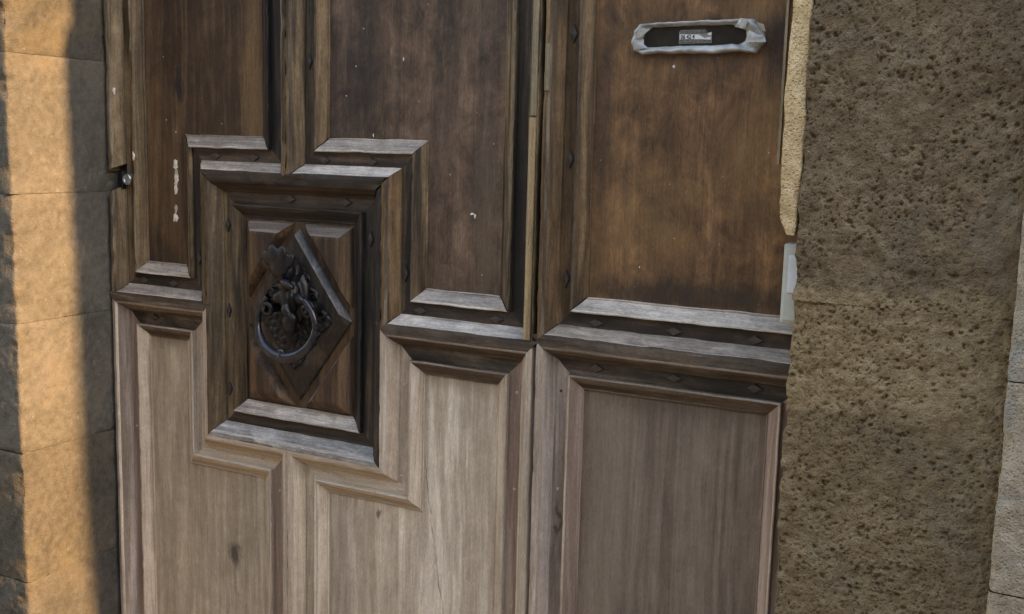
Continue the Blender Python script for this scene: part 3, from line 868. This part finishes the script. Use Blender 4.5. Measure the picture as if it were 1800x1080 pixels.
dia.data.materials.append(M['sq_lit_bevel'])  # the two upper bevels, painted as lit
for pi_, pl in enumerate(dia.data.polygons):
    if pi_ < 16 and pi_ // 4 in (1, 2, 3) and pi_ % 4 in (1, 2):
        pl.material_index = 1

# ---- nails, pegs
def diamond_nail(x, z, w, h, parent, top=.0132, mat='nail'):
    v_ = [(x - w, -HB + .001, z), (x, -HB + .001, z - h), (x + w, -HB + .001, z), (x, -HB + .001, z + h)]
    s_ = .55
    v_ += [(x - w * .8, -.0115, z), (x, -.0115, z - h * .8), (x + w * .8, -.0115, z), (x, -.0115, z + h * .8), (x, -top, z)]
    f_ = [(0, 1, 5, 4), (1, 2, 6, 5), (2, 3, 7, 6), (3, 0, 4, 7), (4, 5, 8), (5, 6, 8), (6, 7, 8), (7, 4, 8)]
    return mesh('nail_head', v_, f_, M[mat], parent)
def peg(x, z, parent, r=.0034, hole=False):
    n = 12
    v_ = [(x + r * math.cos(6.283 * i / n), -HB + .001, z + r * math.sin(6.283 * i / n)) for i in range(n)] + [(x + r * .8 * math.cos(6.283 * i / n), -HB - (.0006 if hole else .0014), z + r * .8 * math.sin(6.283 * i / n)) for i in range(n)]
    f_ = [(i, (i + 1) % n, n + (i + 1) % n, n + i) for i in range(n)] + [tuple(range(n, 2 * n))]
    return mesh('nail_hole' if hole else 'wood_peg', v_, f_, M['peg_hole' if hole else 'peg'], parent)
for z in (1.740, 1.527, 1.3165, 1.95):
    diamond_nail(.0470, z, .0082, .018, leaf2)
for x in (.1084, .2523, .3921):
    diamond_nail(x, ZARM2 + .0405, .016, .0085, leaf2, .0118, 'nail_flush')
    diamond_nail(x + .004, ZARM2 - .0405, .016, .0085, leaf2, .0118, 'nail_flush')
for z in (1.367, 1.185, 1.0154):
    diamond_nail(SL + .0405, z, .0075, .017, leaf)
diamond_nail(SR + .0405, 1.2998, .0085, .019, leaf)
diamond_nail(SL - .0405, 1.2916, .0075, .017, leaf)
for x in (-.7686, -.6656, -.486, -.373):
    diamond_nail(x, ZT + .0405, .016, .0085, leaf, .0122, 'nail_flush')
for x in (-.5716, -.4332):
    diamond_nail(x, ZT - .0405, .016, .0085, leaf, .0122, 'nail_flush')
for x in (-.2583, -.0906, -.9923 + .008, -.8949):
    diamond_nail(x, ZARM + .0405, .016, .0085, leaf, .0122, 'nail_flush')
diamond_nail(-.955, ZARM - .0405, .016, .0085, leaf)
for z in (1.70, 1.36):
    diamond_nail(SR - .0405 if z < 1.4 else XRIB + .0405, z, .0075, .017, leaf)
for x, z in [(-.2926, 1.0809), (-.2926, .9355), (-.0450, 1.0976), (-.0450, .9126), (-.0450, .681), (-.8185, 1.0844), (-.8185, .9447), (-.7772, .8723), (-.6527, .8723), (-.468, .8723), (-.6037, .8112), (-.5228, .8147), (-.2985, .8960), (-1.018, .892)]:
    peg(x, z, leaf)
peg(.0440, 1.112, leaf2, .003, True)
peg(.0440, .9284, leaf2)

# ---- repair strips along the meeting edges
bevel_box('repair_strip', -.0205, -.0085, -.0385, -.0335, 1.203, 1.597, .001, M['yellow_strip'], leaf, 1)
bevel_box('repair_strip', -.0195, -.0085, -.0375, -.0335, 1.600, 2.40, .001, M['pale_strip'], leaf, 1)
bevel_box('repair_strip', .0062, .0150, -.0378, -.0335, 1.6428, 1.7224, .001, M['pale_strip'], leaf2, 1)

# ---- lock in the notch of the left stile
lock = None
v, f = box_vf(-1.066, -1.004, .0, .02, 1.427, 1.4785)
mesh('lock_recess', v, f, M['gap_dark'], leaf)
def lathe_y(name, x, z, prof, mat, parent, n=28, sx=1, sz=1):
    V = np.zeros((n, len(prof), 3))
    for i in range(n):
        a = 2 * math.pi * i / n
        for j, (r_, h_) in enumerate(prof):
            V[i, j] = (x + sx * r_ * math.cos(a), -h_, z + sz * r_ * math.sin(a))
    return grid_mesh(name, V, mat, parent, smooth=True, closed_u=True)
lockc = lathe_y('lock_cylinder', -1.0165, 1.4515, [(.0125, .0), (.0125, .020), (.0118, .0225), (.0105, .0235), (.0075, .0225), (.0066, .020), (.006, .012), (.0001, .0115)], M['steel'], leaf)
bevel_box('lock_plate', -1.0335, -1.0285, -.022, .0, 1.430, 1.468, .001, M['iron_worn'], leaf, 1)

# ---- plaster smears and paint specks
def blob(name, x, z, rx, rz, h, mat, parent, seed, th=.0007):
    rr = random.Random(seed)
    n = 14
    pts = []
    for i in range(n):
        a = 6.283 * i / n
        k_ = .65 + .6 * rr.random()
        pts.append((x + rx * k_ * math.cos(a), z + rz * k_ * math.sin(a)))
    v_ = [(p[0], -h + .0003, p[1]) for p in pts] + [(x + (p[0] - x) * .8, -h - th * (.6 + .7 * rr.random()), z + (p[1] - z) * .8) for p in pts] + [(x, -h - th, z)]
    f_ = [(i, (i + 1) % n, n + (i + 1) % n, n + i) for i in range(n)] + [(n + i, n + (i + 1) % n, 2 * n) for i in range(n)]
    return mesh(name, v_, f_, M[mat], parent, True)
for x, z, rx, rz, mt in [(-.8915, 1.487, .0075, .011, 'plaster'), (-.8905, 1.472, .0055, .008, 'peg'), (-.8905, 1.460, .0075, .010, 'plaster'), (-.8915, 1.449, .0058, .007, 'plaster'), (-.892, 1.435, .0052, .014, 'plaster'), (-.893, 1.392, .005, .012, 'peg'), (-.8945, 1.372, .009, .010, 'plaster')]:
    blob('plaster_smear', x, z, rx, rz, 0.0, mt, leaf, int(abs(x * z) * 1e5))
blob('paint_speck', -1.0329, 1.6418, .0045, .008, .0352, 'paint_speck', leaf, 1, .0007)
blob('paint_speck', -.9975, 1.5025, .004, .011, .0185, 'plaster', leaf, 2, .0007)
blob('paint_speck', .226, 1.6846, .0026, .0026, 0, 'paint_speck', leaf2, 3, .0007)
blob('paint_speck', -.3757, 1.5602, .0014, .0045, .0, 'paint_speck', leaf, 4, .0007)
blob('paint_speck', -.153, 1.420, .0045, .0022, .0, 'paint_speck', leaf, 5, .0007)
blob('paint_speck', -.147, 1.4165, .0022, .005, .0, 'paint_speck', leaf, 6, .0007)
blob('paint_speck', -.3085, 1.703, .0013, .0045, .0, 'paint_speck', leaf, 8, .0007)
for i in range(11):
    rr = random.Random(90 + i)
    lf = leaf if i % 3 else leaf2
    x = rr.uniform(-.47, -.11) if i % 3 == 1 else (rr.uniform(-.95, -.87) if i % 3 == 2 else rr.uniform(.12, .42))
    z = rr.uniform(1.60, 1.80) if i % 3 == 1 else rr.uniform(1.30, 1.80)
    s_ = rr.uniform(.0006, .0013)
    blob('paint_speck', x, z, s_, s_ * 1.5, 0, 'plaster', lf, 20 + i, .0006)

# ------------------------------------------------------------------ knocker (a part of the left leaf)
kn = bpy.data.objects.new('door_knocker', None)
C.objects.link(kn)
kn.parent = leaf
kn.location = Vector((-.5535, -.04, 1.19)) - leaf.location

def tube(name, pts, radii, mat, parent, n=12, smooth=True):
    P = np.array(pts, float)
    T = np.gradient(P, axis=0)
    T /= np.linalg.norm(T, axis=1)[:, None]
    V = np.zeros((n, len(P), 3))
    up = np.array([0, 1.0, 0])
    for j in range(len(P)):
        a = np.cross(T[j], up)
        if np.linalg.norm(a) < 1e-3:
            a = np.cross(T[j], np.array([1.0, 0, 0]))
        a /= np.linalg.norm(a)
        b = np.cross(a, T[j])
        for i in range(n):
            t = 2 * math.pi * i / n
            V[i, j] = P[j] + radii[j] * (math.cos(t) * a + math.sin(t) * b)
    return grid_mesh(name, V, mat, parent, smooth=smooth, closed_u=True)

# chased iron backplate: height field on a lobed diamond
def backplate():
    n = 120
    u = np.linspace(-1, 1, n)
    X, Z = np.meshgrid(u * .115, u * .160, indexing='ij')
    rr_ = np.abs(X) / .113 + np.abs(Z) / .158
    ang = np.arctan2(Z / .158, X / .113)
    lim = .84 + .035 * np.cos(ang * 10) - .10 * np.clip(-np.sin(ang), 0, 1)
    P3 = np.stack([X, X * 0, Z], -1)
    sx_ = np.abs(X)
    pat = np.sin(np.hypot(sx_ - .035, Z - .045) * 420) + np.sin(np.hypot(sx_ - .03, Z + .045) * 420) + np.sin(np.hypot(sx_ - .065, Z) * 420)
    h = .0222 + .0026 * np.tanh(pat * .9) + .0012 * fbm(P3 * 90, 3, 77)
    inside = rr_ < lim
    holes = pat < -9
    h = h - .0035 * np.clip((rr_ - lim + .06) / .06, 0, 1)
    keep = inside & ~holes
    verts = np.stack([X + cx, -h, Z + cz], -1).reshape(-1, 3)
    idx = np.arange(n * n).reshape(n, n)
    q = np.stack([idx[:-1, :-1], idx[1:, :-1], idx[1:, 1:], idx[:-1, 1:]], -1)
    k_ = keep[:-1, :-1] & keep[1:, :-1] & keep[1:, 1:] & keep[:-1, 1:]
    faces = q[k_]
    used = np.unique(faces)
    rem = -np.ones(n * n, int)
    rem[used] = np.arange(len(used))
    fr = rem[faces]
    o = mesh('backplate', verts[used], [tuple(int(i) for i in t) for t in fr], M['iron'], kn, True)
    sm = o.modifiers.new('thick', 'SOLIDIFY')
    sm.thickness = .0022
    sm.offset = 1
    return o
backplate()

def blobs(name, balls, mat, parent, voxel=.0022):
    bm = bmesh.new()
    for (x, z, h, rx, rz, ry, *an) in balls:
        mt = Matrix.Translation((x, -h, z)) @ Matrix.Rotation(R(an[0] if an else 0), 4, 'Y') @ Matrix.Diagonal((rx, ry, rz, 1))
        bmesh.ops.create_icosphere(bm, subdivisions=2, radius=1, matrix=mt)
    me = bpy.data.meshes.new(name)
    bm.to_mesh(me)
    bm.free()
    o = link(name, me, mat, parent, True)
    r_ = o.modifiers.new('fuse', 'REMESH')
    r_.mode = 'VOXEL'
    r_.voxel_size = voxel
    r_.use_smooth_shade = True
    s_ = o.modifiers.new('soft', 'SMOOTH')
    s_.iterations = 3
    s_.factor = .5
    return o
# leafy crest that leans out over a drooping scrolled mask
crest = [(-.542, 1.284, .045, .027, .034, .030), (-.543, 1.292, .068, .027, .028, .018)]
for a, l, h_ in [(-70, .030, .078), (-42, .034, .085), (-12, .036, .089), (18, .035, .086), (48, .031, .079)]:
    crest.append((-.543 + l * math.sin(R(a)), 1.292 + l * math.cos(R(a)), h_, .0125, .019, .0065, a))
crest += [(-.543, 1.308, .084, .021, .017, .008), (-.543, 1.296, .080, .022, .018, .012)]
blobs('crest', crest, M['iron'], kn)
head = [(-.538, 1.238, .036, .036, .060, .018), (-.536, 1.240, .056, .024, .040, .020), (-.580, 1.214, .045, .013, .014, .028), (-.487, 1.217, .042, .013, .014, .028),
        (-.518, 1.267, .086, .019, .0085, .010, 24), (-.532, 1.262, .078, .014, .010, .012),
        (-.531, 1.240, .074, .011, .030, .012), (-.527, 1.214, .078, .010, .014, .010, -20), (-.512, 1.203, .078, .013, .0065, .007, 38),
        (-.556, 1.236, .066, .018, .012, .010, -30), (-.508, 1.236, .062, .016, .011, .010, 30),
        (-.540, 1.186, .052, .018, .030, .013), (-.538, 1.158, .044, .012, .026, .010)]
blobs('mask', head, M['iron'], kn)
def volute(x, z, h, r0, flip):
    p, q = [], []
    for i in range(30):
        t = i / 29
        a = math.pi * .5 + flip * (t * 1.55 * 2 * math.pi)
        r_ = r0 * (1 - .72 * t)
        p.append((x + r_ * math.cos(a), -h - .012 * t, z + r_ * math.sin(a)))
        q.append(.0066 - .0022 * t)
    tube('volute', p, q, M['iron'], kn, 10)
volute(-.580, 1.213, .066, .0155, 1)
volute(-.487, 1.216, .060, .0140, -1)
# ring: horseshoe that hangs from the two cheek bosses, thick at the bottom
pts, rad = [], []
rc = (-.5355, 1.1835)
for i in range(64):
    a = R(128 + (412 - 128) * i / 63)
    s_ = math.sin(a)
    t = max(0, -s_)
    pts.append((rc[0] + .0725 * math.cos(a), -.068 - .010 * t, rc[1] + .0655 * math.sin(a)))
    rad.append(.0068 + .0056 * t ** 1.6)
tube('ring', pts, rad, M['iron_worn'], kn, 14)
blobs('striker', [(-.5365, 1.1195, .080, .015, .0105, .011), (-.5365, 1.131, .082, .008, .007, .008), (-.558, 1.120, .079, .008, .008, .008), (-.514, 1.120, .079, .008, .008, .008)], M['iron_worn'], kn, .0018)
# scroll ornaments round the plate
rs_ = random.Random(5)
def scroll(x, z, r0, turn, start, flip):
    p, q = [], []
    for i in range(26):
        t = i / 25
        a = start + flip * turn * t
        r_ = r0 * (1 - .75 * t)
        p.append((x + r_ * math.cos(a), -.0265 - .004 * t, z + r_ * math.sin(a)))
        q.append(.0028 - .0012 * t)
    tube('scroll', p, q, M['iron'], kn, 8)
for (x, z, r0) in [(.052, .045, .014), (.033, .082, .011), (.070, .012, .012)]:
    for sx in (-1, 1):
        scroll(cx + sx * x, cz + z, r0, 6.0, rs_.uniform(0, 6.28), sx)

# ------------------------------------------------------------------ letterbox in the right leaf
lb = bpy.data.objects.new('letterbox', None)
C.objects.link(lb)
lb.parent = leaf2
lb.location = Vector((.262, 0, 1.73)) - leaf2.location
bevel_box('flap', .170, .352, -.0045, .004, 1.714, 1.750, .001, M['letterbox_metal'], lb, 1)
bevel_box('flap_hinge', .1735, .1755, -.0062, -.003, 1.716, 1.748, .0005, M['ink'], lb, 1)
outer = [(.1509, 1.7237), (.1560, 1.7420), (.1660, 1.7540), (.3602, 1.7592), (.3743, 1.7390), (.3800, 1.7230), (.3650, 1.7055), (.1701, 1.7038), (.1560, 1.7125)]
inner = [(.1722, 1.7300), (.1775, 1.7420), (.1910, 1.7475), (.3240, 1.7490), (.3473, 1.7405), (.3491, 1.7255), (.3354, 1.7185), (.1810, 1.7160), (.1740, 1.7190)]
def tape_loop():
    O, I = [], []
    n = len(outer)
    for i in range(n):
        a, b = np.array(outer[i]), np.array(outer[(i + 1) % n])
        c, d = np.array(inner[i]), np.array(inner[(i + 1) % n])
        k_ = max(2, int(np.linalg.norm(b - a) / .0035))
        for t in range(k_):
            O.append(a + (b - a) * t / k_)
            I.append(c + (d - c) * t / k_)
    O, I = np.array(O), np.array(I)
    prof = [(0, .0005), (.03, .006), (.10, .0100), (.25, .0118), (.42, .0122), (.60, .0102), (.80, .0082), (.95, .0065), (1.0, .0048)]
    V = np.zeros((len(O), len(prof), 3))
    for j, (t, h) in enumerate(prof):
        p = O * (1 - t) + I * t
        V[:, j, 0] = p[:, 0]
        V[:, j, 2] = p[:, 1]
        V[:, j, 1] = -h
    nn = fbm(V * np.array([55, 1, 75]), 3, 61)
    fold = np.abs(fbm(V * np.array([38, 1, 60]) + 9, 2, 63))
    wgt = np.array([min(1, h / .012) for t, h in prof])[None, :]
    V[..., 1] -= (.0022 * nn - .0042 * fold + .0014 + .0012 * fbm(V * np.array([130, 1, 150]), 2, 67)) * wgt
    V[..., 2] += .0022 * fbm(V * np.array([30, 1, 30]) + 3, 3, 65) * np.array([.9, .9, 1, 1, 1, 1, 1, .9, .8])[None, :]
    V[..., 0] += .0018 * fbm(V * np.array([40, 1, 40]) + 7, 3, 66)
    return grid_mesh('tape_surround', V, M['tape'], lb, smooth=False, closed_u=True, flip=True)
tape_loop()
def crumple(name, quad, seed, n=9, amp=.003):
    q = [np.array(p, float) for p in quad]
    u = np.linspace(0, 1, n)
    V = np.zeros((n, n, 3))
    for i, a in enumerate(u):
        for j, b in enumerate(u):
            V[i, j] = (q[0] * (1 - a) + q[1] * a) * (1 - b) + (q[3] * (1 - a) + q[2] * a) * b
    d = fbm(V * 70, 3, seed)
    V[..., 1] -= amp * d
    V[..., 2] += amp * .6 * fbm(V * 60 + 5, 2, seed + 1)
    return grid_mesh(name, V, M['tape'], lb, smooth=False)
crumple('tape_flap', [(.330, -.0125, 1.7440), (.347, -.0150, 1.7405), (.353, -.0185, 1.7540), (.339, -.0155, 1.7572)], 71, 9, .002)
crumple('tape_flap', [(.348, -.0135, 1.7205), (.3835, -.0200, 1.7200), (.3805, -.0160, 1.7265), (.354, -.0150, 1.7385)], 75, 9, .002)
crumple('tape_flap', [(.371, -.0080, 1.7380), (.3795, -.0110, 1.7370), (.3770, -.0140, 1.7465), (.366, -.0130, 1.7505)], 81, 7, .002)
crumple('tape_flap', [(.158, -.0110, 1.7120), (.182, -.0130, 1.7140), (.174, -.0095, 1.7225), (.160, -.0135, 1.7270)], 85, 9, .0015)
crumple('tape_flap', [(.159, -.0125, 1.7295), (.169, -.0135, 1.7315), (.188, -.0135, 1.7440), (.168, -.0140, 1.7475)], 91, 9, .0015)

# sticker with its printing on the letterbox flap
sk = bpy.data.objects.new('sticker', None)
def sheet(name, x0, x1, z0, z1, h, mat, parent):
    return mesh(name, [(x0, -h, z0), (x1, -h, z0), (x1, -h, z1), (x0, -h, z1)], [(0, 1, 2, 3)], mat, parent)
S0, S1 = .2345, .2902
st = mesh('sticker', [(S0, -.0050, 1.7205), (S1, -.0050, 1.7210), (S1, -.0050, 1.7385), (S1 - .006, -.0050, 1.7375), (S1 - .012, -.0050, 1.7425), (S0 + .003, -.0050, 1.7425), (S0, -.0050, 1.7395)], [(0, 1, 2, 3, 4, 5, 6)], M['sticker_grey'], lb)
def stpart(name, poly, h, mat):
    return mesh(name, [(x, -h, z) for x, z in poly], [tuple(range(len(poly)))], M[mat], lb)
stpart('sticker_band', [(S0 + .0012, 1.7275), (S0 + .036, 1.7272), (S0 + .054, 1.7262), (S0 + .054, 1.7310), (S0 + .044, 1.7290), (S0 + .034, 1.7345), (S0 + .0012, 1.7362)], .0054, 'sticker_white')
stpart('sticker_band', [(S0 + .0015, 1.7366), (S0 + .050, 1.7366), (S0 + .0445, 1.7415), (S0 + .003, 1.7415)], .0054, 'sticker_dark')
stpart('sticker_band', [(S0 + .048, 1.7340), (S0 + .0548, 1.7330), (S0 + .0548, 1.7380), (S0 + .050, 1.7368)], .0054, 'sticker_white')
stpart('sticker_band', [(S0 + .0015, 1.7216), (S0 + .0255, 1.7218), (S0 + .0255, 1.7276), (S0 + .0015, 1.7278)], .0054, 'sticker_dark')
stpart('sticker_band', [(S0 + .028, 1.7218), (S0 + .0540, 1.7220), (S0 + .0540, 1.7262), (S0 + .028, 1.7270)], .0054, 'sticker_dark')
def text_mesh(txt, x, z, size, h, mat, parent):
    cu_ = bpy.data.curves.new('print', 'FONT')
    cu_.body = txt
    cu_.size = 1.0
    cu_.offset = .018
    tmp = bpy.data.objects.new('print', cu_)
    C.objects.link(tmp)
    dg = bpy.context.evaluated_depsgraph_get()
    me = bpy.data.meshes.new_from_object(tmp.evaluated_get(dg))
    bpy.data.objects.remove(tmp)
    for v_ in me.vertices:
        px_, py_ = v_.co.x * size, v_.co.y * size
        v_.co = (x + px_ * .80, -h, z + py_)
    me.materials.clear()
    me.name = 'printed_digits'
    return link('printed_digits', me, M[mat], parent)
text_mesh('06 42 4', S0 + .0030, 1.7283, .0098, .0058, 'ink', lb)
rr = random.Random(44)
def worn_print(x0, x1, z0, z1, n, mat, h=.0057):
    vv, ff = [], []
    for i in range(n):
        x = x0 + (x1 - x0) * (i + .2) / n
        w_ = (x1 - x0) / n * rr.uniform(.25, .6)
        za, zb = z0 + rr.uniform(0, .0008), z1 - rr.uniform(0, .0012)
        vv += [(x, -h, za), (x + w_, -h, za), (x + w_, -h, zb), (x, -h, zb)]
        ff.append((4 * i, 4 * i + 1, 4 * i + 2, 4 * i + 3))
    mesh('worn_print', vv, ff, M[mat], lb)
worn_print(S0 + .004, S0 + .044, 1.7374, 1.7408, 11, 'sticker_grey')
worn_print(S0 + .003, S0 + .0245, 1.7226, 1.7266, 8, 'sticker_grey')
worn_print(S0 + .029, S0 + .053, 1.7226, 1.7256, 8, 'sticker_grey')

# ------------------------------------------------------------------ stone trim strip, batten, doorbell
tr = thing('stone_trim', 'narrow pale stone slip between the door and the dark jamb, broken off at its foot', 'stone trim', (.45, -.08, 1.6))
def trim():
    zs = np.linspace(1.4236, 2.45, 240)
    L_ = np.interp(zs, [1.4236, 1.4477, 1.4485, 1.521, 1.649, 1.7735, 2.45], [.4500, .4375, .4372, .4343, .4331, .4361, .444])
    R_ = np.interp(zs, [1.4236, 1.50, 1.58, 1.72, 1.78, 2.45], [.4625, .4655, .4675, .4655, .4660, .468])
    V = np.zeros((len(zs), 14, 3))
    for j, t in enumerate([0, 0, 0, .03, .12, .25, .4, .55, .7, .85, .96, 1, 1, 1]):
        V[:, j, 0] = L_ * (1 - t) + R_ * t
        V[:, j, 2] = zs
        V[:, j, 1] = {0: -.036, 1: -.06, 2: -.078, 11: -.078, 12: -.06, 13: -.036}.get(j, -.0805)
    d = .0010 * fbm(V * np.array([40, 0, 40]), 3, 201)
    w_, s_ = worley(V * np.array([170, 0, 170]), 203)
    d -= .0022 * np.clip(1 - w_ / .4, 0, 1) * (s_ > .6)
    V[:, 2:12, 1] -= d[:, 2:12]
    V[..., 0] += .0016 * fbm(V * np.array([0, 0, 30]) + 2, 4, 205)
    o = grid_mesh('stone_trim_slip', V, M['stone_trim'], tr, smooth=True, flip=True)
    return o
trim()
mesh('broken_end', [(.4500, -.079, 1.4236), (.4625, -.079, 1.4236), (.4625, -.036, 1.4236), (.4500, -.036, 1.4236)], [(0, 1, 2, 3)], M['stone_trim'], tr)
bt = thing('wooden_batten', 'thin pale wooden batten edge beside the stone slip at upper right', 'batten', (.425, -.05, 2.0))
v, f = box_vf(.4215, .4255, -.058, .0, 1.530, 2.44)
mesh('batten_edge', v, f, M['pale_strip'], bt)
v, f = box_vf(.4262, .4330, -.0545, .0, 1.500, 2.44)
mesh('batten_backing', v, f, M['old_v_amber'], bt)

bell = thing('doorbell', 'pale green plastic doorbell plate half hidden behind the right stone jamb', 'doorbell', (.468, -.05, 1.345))
bevel_box('housing', .4425, .505, -.064, -.034, 1.2835, 1.4090, .004, M['bell_plastic'], bell, 3)
bevel_box('cover', .4462, .500, -.0665, -.060, 1.2885, 1.4035, .002, M['bell_plastic'], bell, 2)
bevel_box('name_window', .4520, .492, -.0685, -.0655, 1.3330, 1.3915, .0012, M['bell_window'], bell, 2)
